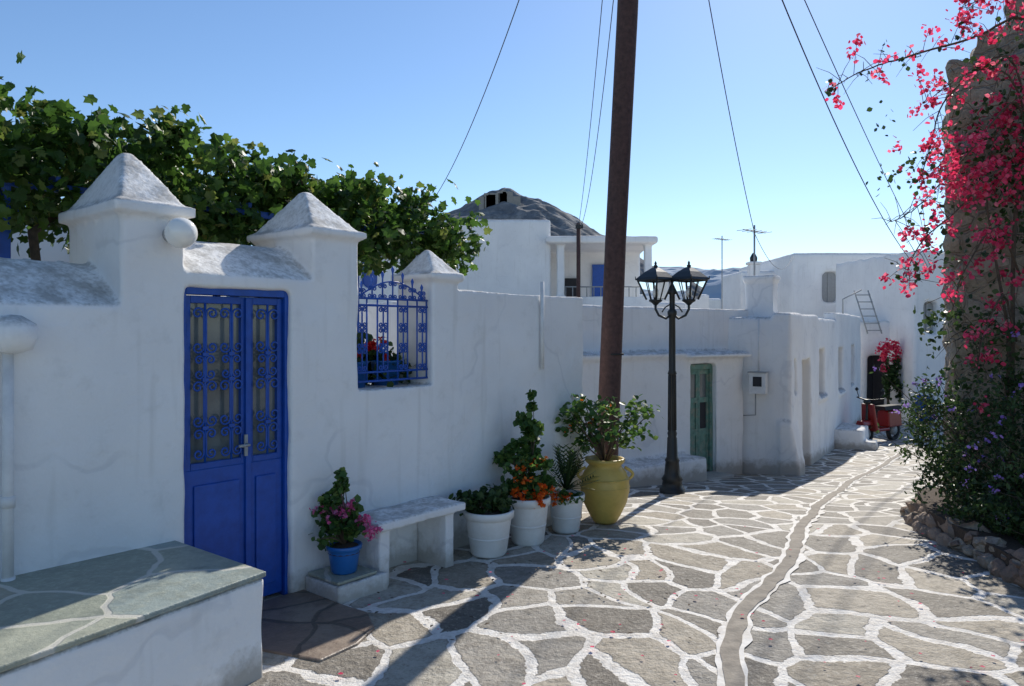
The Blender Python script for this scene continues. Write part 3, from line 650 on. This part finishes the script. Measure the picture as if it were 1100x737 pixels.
# bougainvillea
mb=MB()
br=[[(4.6,6.8,.1),(4.55,6.7,2.5),(4.65,6.6,4.2),(4.45,6.5,4.45),(4.01,6.4,4.24),(3.36,6.3,4.03),(2.95,6.2,3.88),(2.62,6.15,3.69)],
[(4.7,6.7,3.6),(4.34,6.5,4.11),(3.77,6.4,3.72),(3.56,6.3,3.25),(3.44,6.25,2.95)],
[(4.7,6.7,3.2),(4.42,6.5,3.70),(3.93,6.4,3.21),(3.45,6.3,2.75),(3.2,6.25,2.62)],
[(4.7,6.7,2.7),(4.34,6.5,3.13),(3.83,6.4,2.72),(3.48,6.3,2.44),(3.30,6.25,2.1)],
[(4.7,6.6,4.0),(4.5,6.4,4.6),(4.1,6.3,4.55),(3.75,6.2,4.4)],
[(4.6,6.7,2.2),(4.2,6.4,2.6),(3.85,6.3,2.2),(3.7,6.2,1.9)],
[(4.7,6.7,3.5),(4.3,6.4,3.9),(3.9,6.3,3.9),(3.45,6.2,3.6)],
[(4.5,6.6,1.6),(4.25,6.4,2.0),(4.0,6.3,1.6),(3.9,6.2,1.3)],
[(4.4,6.8,.2),(4.5,6.7,1.5),(4.3,6.7,3.0),(4.5,6.6,4.0)],[(4.7,6.6,.2),(4.8,6.5,1.8),(4.6,6.5,3.2),(4.7,6.4,4.3)]]
fl=[];lf=[]
for bi,b in enumerate(br):
    P=[Vector(p) for p in b]; out=[]
    for i in range(len(P)-1):
        p0=P[max(i-1,0)];p1=P[i];p2=P[i+1];p3=P[min(i+2,len(P)-1)]
        for t in range(8):
            t/=8; out.append(.5*((2*p1)+(-p0+p2)*t+(2*p0-5*p1+4*p2-p3)*t*t+(-p0+3*p1-3*p2+p3)*t**3)+Vector((random.uniform(-.012,.012),)*3))
    out.append(P[-1]); n=len(out); big_=bi in(0,8,9); mb.tube(out,[.018*(1-i/n)+.003 for i in range(n)] if big_ else [.009*(1-i/n)+.0025 for i in range(n)],BARK,5)
    if bi>7: continue
    for i,p in enumerate(out):
        if bi==0 and i<20: continue
        if bi!=0 and i<6: continue
        for r in range(2):
            d=Vector((random.gauss(0,1),random.gauss(0,1),random.gauss(-.2,1))).normalized()*random.uniform(.06,.28); e_=p+d
            mb.tube([p,p+d*.5+Vector((0,0,.02)),e_],[.003,.0025,.0015],BARK,4)
            u=random.random()
            if u<(.42 if bi else .3): fl.append((e_,1))
            elif u<.62: lf+= [tuple(p+d*random.uniform(.3,1)+Vector((random.gauss(0,.02),)*3)) for _ in range(3)]
cc=[(random.uniform(4.0,4.9),random.triangular(2.0,4.4,3.2)) for _ in range(17)]
for _ in range(88):
    a=random.choice(cc); x=a[0]+random.gauss(0,.13); z=a[1]+random.gauss(0,.16); y=7.10-(x-4.2)*.58-random.uniform(.05,.45); fl.append((Vector((x,y,z)),1))
for _ in range(30): 
    x=random.uniform(3.7,4.3); fl.append((Vector((x,random.uniform(6.2,6.6),random.triangular(2.5,3.5,2.95))),1))
F=np.concatenate([np.array(tuple(p))+rng.normal(size=(random.randint(6,19),3))*random.uniform(.022,.042) for p,_ in fl])
mb.leaves(F,.045,TP,BOUG,up=.1)
ml=[]
for _ in range(105):
    a=random.choice(cc); x=a[0]+random.gauss(0,.22); z=a[1]+random.gauss(-.1,.28); y=7.08-(x-4.2)*.58-random.uniform(.0,.3); ml.append(np.array([x,y,z])+rng.normal(size=(12,3))*.07)
for _ in range(70):
    x=random.uniform(4.0,4.9); z=random.uniform(.9,1.9); y=7.05-(x-4.2)*.58-random.uniform(.0,.4); ml.append(np.array([x,y,z])+rng.normal(size=(14,3))*.08)
for _ in range(60):
    x=random.uniform(4.05,4.9); z=random.uniform(1.2,4.6); y=7.08-(x-4.2)*.58-random.uniform(.05,.4); d=Vector((random.uniform(-.35,.2),-.1,random.uniform(-.3,.35))); p=Vector((x,y,z))
    mb.tube([p,p+d*.5+Vector((0,0,.04)),p+d],[.004,.003,.0015],BARK,4)
mb.leaves(np.concatenate(ml+[np.array(lf)]),.052,TSW,DARKL,up=.2)
mb.make('bougainvillea')
mb=MB(); Ps=[]
for c,r,n in (((4.1,6.2,.62),(.5,.5,.5),2600),((4.15,5.5,.55),(.52,.5,.45),2300),((3.95,6.8,.75),(.38,.4,.5),1500),((4.5,6.2,1.1),(.5,.5,.4),1300),((4.3,5.0,.42),(.6,.45,.38),1700),((3.72,6.3,.42),(.25,.4,.32),900),((3.85,5.3,.36),(.28,.5,.26),900),((3.68,5.8,.27),(.22,.5,.18),600)):
    Ps.append(blob(c,r,n,26,.3))
P=np.concatenate(Ps); P=P[P[:,2]>.06]; mb.leaves(P,.052,TS,DARKL,up=.25)
for _ in range(110):
    p=P[rng.integers(len(P))]; d=Vector((random.uniform(-.3,.1),random.uniform(-.3,.1),random.uniform(.05,.3)))
    q=Vector(p); mb.tube([Vector((4.3,6.0,.1)).lerp(q,.6),q,q+d],[.005,.0035,.0015],BARK,4); 
    mb.leaves(np.array(q+d)+rng.normal(size=(6,3))*.03,.04,TS,DARKL)
    if random.random()<.5: mb.leaves(np.array(q+d)+rng.normal(size=(8,3))*.018,.032,TP,PURP)
mb.make('purple_flowering_bush')
mb=MB()
P=blob((11.9,23.2,.9),(.45,.2,.5),500,16,.3); mb.leaves(P,.10,TP,BOUG); mb.leaves(blob((11.9,23.3,.2),(.35,.2,.9),700,14,.3),.12,TSW,DARKL)
mb.tube([(11.9,23.4,-1.2),(11.85,23.3,-.3),(11.95,23.3,.6)],.04,BARK,6)
mb.make('red_climber')
mb=MB(); mb.lathe([(.2,0),(.26,.7),(.28,.72),(.2,.85),(.02,.9)],(12.2,21.9,g(21.9)),BLUE,16); mb.make('blue_barrel')
# ------------------------------------------------------------------ vine pergola
pg=empty('blue_pergola'); mb=MB()
for s_ in (-3.4,-1.3,.9,2.3):
    for d in (1.0,2.3): mb.box(s_-.03,s_+.03,d-.03,d+.03,-.2,2.56,BLUE,A)
for d in (1.0,2.3): mb.box(-3.8,2.35,d-.02,d+.02,2.56,2.61,BLUE,A)
for i in range(10):
    s_=-3.6+i*.64; mb.box(s_-.015,s_+.015,.9,2.5,2.613,2.65,BLUE,A)
mb.make('frame',pg,bevel=.004)
mb=MB(); tops=[(-4,3.1),(-1.2,3.12),(-.9,2.95),(-.6,3.22),(0,3.0),(1,2.97),(2,2.98),(2.5,2.75)]
cl=[]; SE=2.3
for _ in range(320):
    s_=random.uniform(-4.2,SE); d=random.uniform(.7,2.4); zt=float(np.interp(s_,[a for a,b in tops],[b for a,b in tops]))-.1
    z=random.uniform(2.42,zt) if random.random()<.78 else zt-random.uniform(0,.1)
    n=random.randint(20,56); cl.append(np.array([s_,d,z])+rng.normal(size=(n,3))*np.array([.13,.13,.09]))
for _ in range(105):
    s_=random.uniform(-4.0,SE); d=random.uniform(.7,2.2); zt=float(np.interp(s_,[a for a,b in tops],[b for a,b in tops]))
    p=Vector((s_,d,zt-.15)); dr=Vector((random.uniform(-.7,.5),random.uniform(-.7,.5),random.uniform(.2,1))).normalized(); L=random.uniform(.15,.36)
    pts_=[p+dr*L*t-Vector((0,0,.25*t*t*L)) for t in (0,.33,.66,1)]; mb.tube(pts_,[.006,.005,.004,.002],BARK,4,A)
    for q in pts_: cl.append(np.array(q)+rng.normal(size=(5,3))*.04)
for _ in range(90):
    s_=random.choice([random.uniform(2.0,SE+.1),random.uniform(.6,SE),random.uniform(-4,SE)]); d=random.uniform(.6,1.1)
    z=random.uniform(2.26,2.62); cl.append(np.array([s_,d,z])+rng.normal(size=(18,3))*np.array([.10,.08,.09]))
L_=np.concatenate(cl); Lw=[A@Vector(p) for p in L_]
mb.leaves(np.array([tuple(p) for p in Lw]),.092,TV,VINE,up=.3)
for i in range(5):
    s0=-3.4+i*1.15; mb.tube([(s0,1.05,-.2),(s0+.1,1.1,1.2),(s0-.05,1.0,2.3),(s0+.5,1.4,2.7),(s0+1.2,1.6,2.75)],[.035,.03,.028,.022,.012],BARK,7,A)
mb.make('grape_vine')
mb=MB(); mb.lathe([(.09,0),(.12,.2),(.13,.2),(.11,.18)],(.7,.28,1.27),POTB,14,A); mb.lathe([(.09,0),(.12,.2),(.13,.2),(.11,.18)],(1.02,.28,1.27),POTB,14,A)
P=[A@Vector(p) for p in blob((.88,.40,1.45),(.32,.18,.18),900,16)]; mb.leaves(np.array([tuple(p) for p in P]),.055,TSW,DARKL)
P=[A@Vector(p) for p in blob((.95,.50,1.35),(.45,.3,.3),700,16)]; mb.leaves(np.array([tuple(p) for p in P]),.07,TSW,DARKL)
P=[A@Vector(p) for p in blob((.84,.24,1.55),(.26,.05,.10),140,9,.15)]; mb.leaves(np.array([tuple(p) for p in P]),.035,TP,REDF); mb.make('potted_geraniums')
mb=MB(); mb.tube([(2.58,-.03,1.35),(2.58,-.03,2.14)],.018,PVC,8,A); mb.make('conduit_pipe')
# ------------------------------------------------------------------ wires
mb=MB()
for a,b,s_,r in (((1.0,7.42,7.85),(-2.8,21.9,5.05),.9,.008),((1.15,7.42,7.85),(1.95,21.7,4.75),.5,.007),((1.3,7.42,7.85),(2.0,21.7,4.7),1.0,.007),
  ((1.5,7.42,7.85),(4.72,14.4,3.6),.30,.007),((1.6,7.42,7.85),(13.0,23.2,3.4),.9,.010),((1.7,7.42,7.85),(13.2,23.2,3.6),.25,.008),((4.72,14.4,3.6),(11,29,4.6),.6,.006)):
    mb.tube(catenary(a,b,s_),r,WIRE,5)
mb.make('overhead_wires')
# ------------------------------------------------------------------ hills
def hill(cx,cy,w,dp,h,mat,seed,n=60,pw=1.3,z0=-8,rough=.10):
    mb=MB(); v=[]
    for j in range(n+1):
        for i in range(n+1):
            u=i/n*2-1; t=j/n*2-1; r=math.hypot(u,t)
            zz=h*max(0,1-r**pw); zz+=h*rough*noise.fractal(Vector((u*3+seed,t*3,seed)),1,2,7)*(1 if r<1 else 0)
            zz+=h*rough*.25*noise.noise(Vector((u*22+seed,t*22,seed)))*(1 if r<1 else 0)
            v.append((cx+u*w,cy+t*dp,z0+zz))
    mb.add(v,[(j*(n+1)+i,j*(n+1)+i+1,(j+1)*(n+1)+i+1,(j+1)*(n+1)+i) for j in range(n) for i in range(n)],mat,False); return mb
mb=hill(-6,430,150,90,92,HILL,3.3,170,1.35,rough=.07)
RUIN=mat_simple('pale_ruins',(.36,.34,.31),rough=1,var=.2,scale=.5,bump=0)
for i in range(9):
    x=-20+random.uniform(0,24); w=random.uniform(2.5,6); mb.box(x,x+w,412,418,66,79.5+random.uniform(-1.5,1.0)-abs(x+8)*.2,RUIN)
mb.make('hill')
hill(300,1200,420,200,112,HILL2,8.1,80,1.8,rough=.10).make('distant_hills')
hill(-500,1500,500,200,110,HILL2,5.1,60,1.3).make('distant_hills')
mb=MB(); n=110
px=rng.uniform(-1.0,3.4,n); py=rng.uniform(3.2,6.4,n); mb.leaves(np.stack([px,py,np.full(n,.022)],1),.03,TP,BOUG,up=.9,lo=.5,hi=1.1)
n=70; px=rng.uniform(-.9,1.2,n); py=rng.uniform(4.0,5.6,n); mb.leaves(np.stack([px,py,np.full(n,.02)],1),.035,TS,BARK,up=.93)
mb.make('fallen_petals')
# ------------------------------------------------------------------ light, world, camera
AZ,EL=math.radians(23),math.radians(36)
w=bpy.data.worlds.new('World'); SC.world=w; w.use_nodes=True; nt=w.node_tree
sky=nt.nodes.new('ShaderNodeTexSky'); sky.sky_type='NISHITA'; sky.sun_disc=False; sky.sun_elevation=EL; sky.sun_rotation=AZ; sky.air_density=1.0; sky.dust_density=.2; sky.ozone_density=4.2; sky.altitude=300
hs=nt.nodes.new('ShaderNodeHueSaturation'); hs.inputs['Saturation'].default_value=1.04; nt.links.new(sky.outputs[0],hs.inputs['Color'])
bg=nt.nodes['Background']; bg.inputs[1].default_value=.145; nt.links.new(hs.outputs[0],bg.inputs[0])
ld=bpy.data.lights.new('sun','SUN'); ld.energy=5.0; ld.angle=math.radians(.53); ld.color=(1,.94,.84)
lo=bpy.data.objects.new('sun',ld); COL.objects.link(lo)
d=Vector((math.sin(AZ)*math.cos(EL),math.cos(AZ)*math.cos(EL),math.sin(EL))); lo.rotation_euler=d.to_track_quat('Z','Y').to_euler(); lo.location=d*50
cd=bpy.data.cameras.new('camera'); cd.lens=26; cd.sensor_width=36; cd.shift_y=-.0123; cd.clip_end=6000; cd.clip_start=.05
co=bpy.data.objects.new('camera',cd); COL.objects.link(co); co.location=(0,0,1.7); co.rotation_euler=(math.radians(90),0,0); SC.camera=co
SC.view_settings.view_transform='Standard'; SC.view_settings.look='None'; SC.view_settings.exposure=0
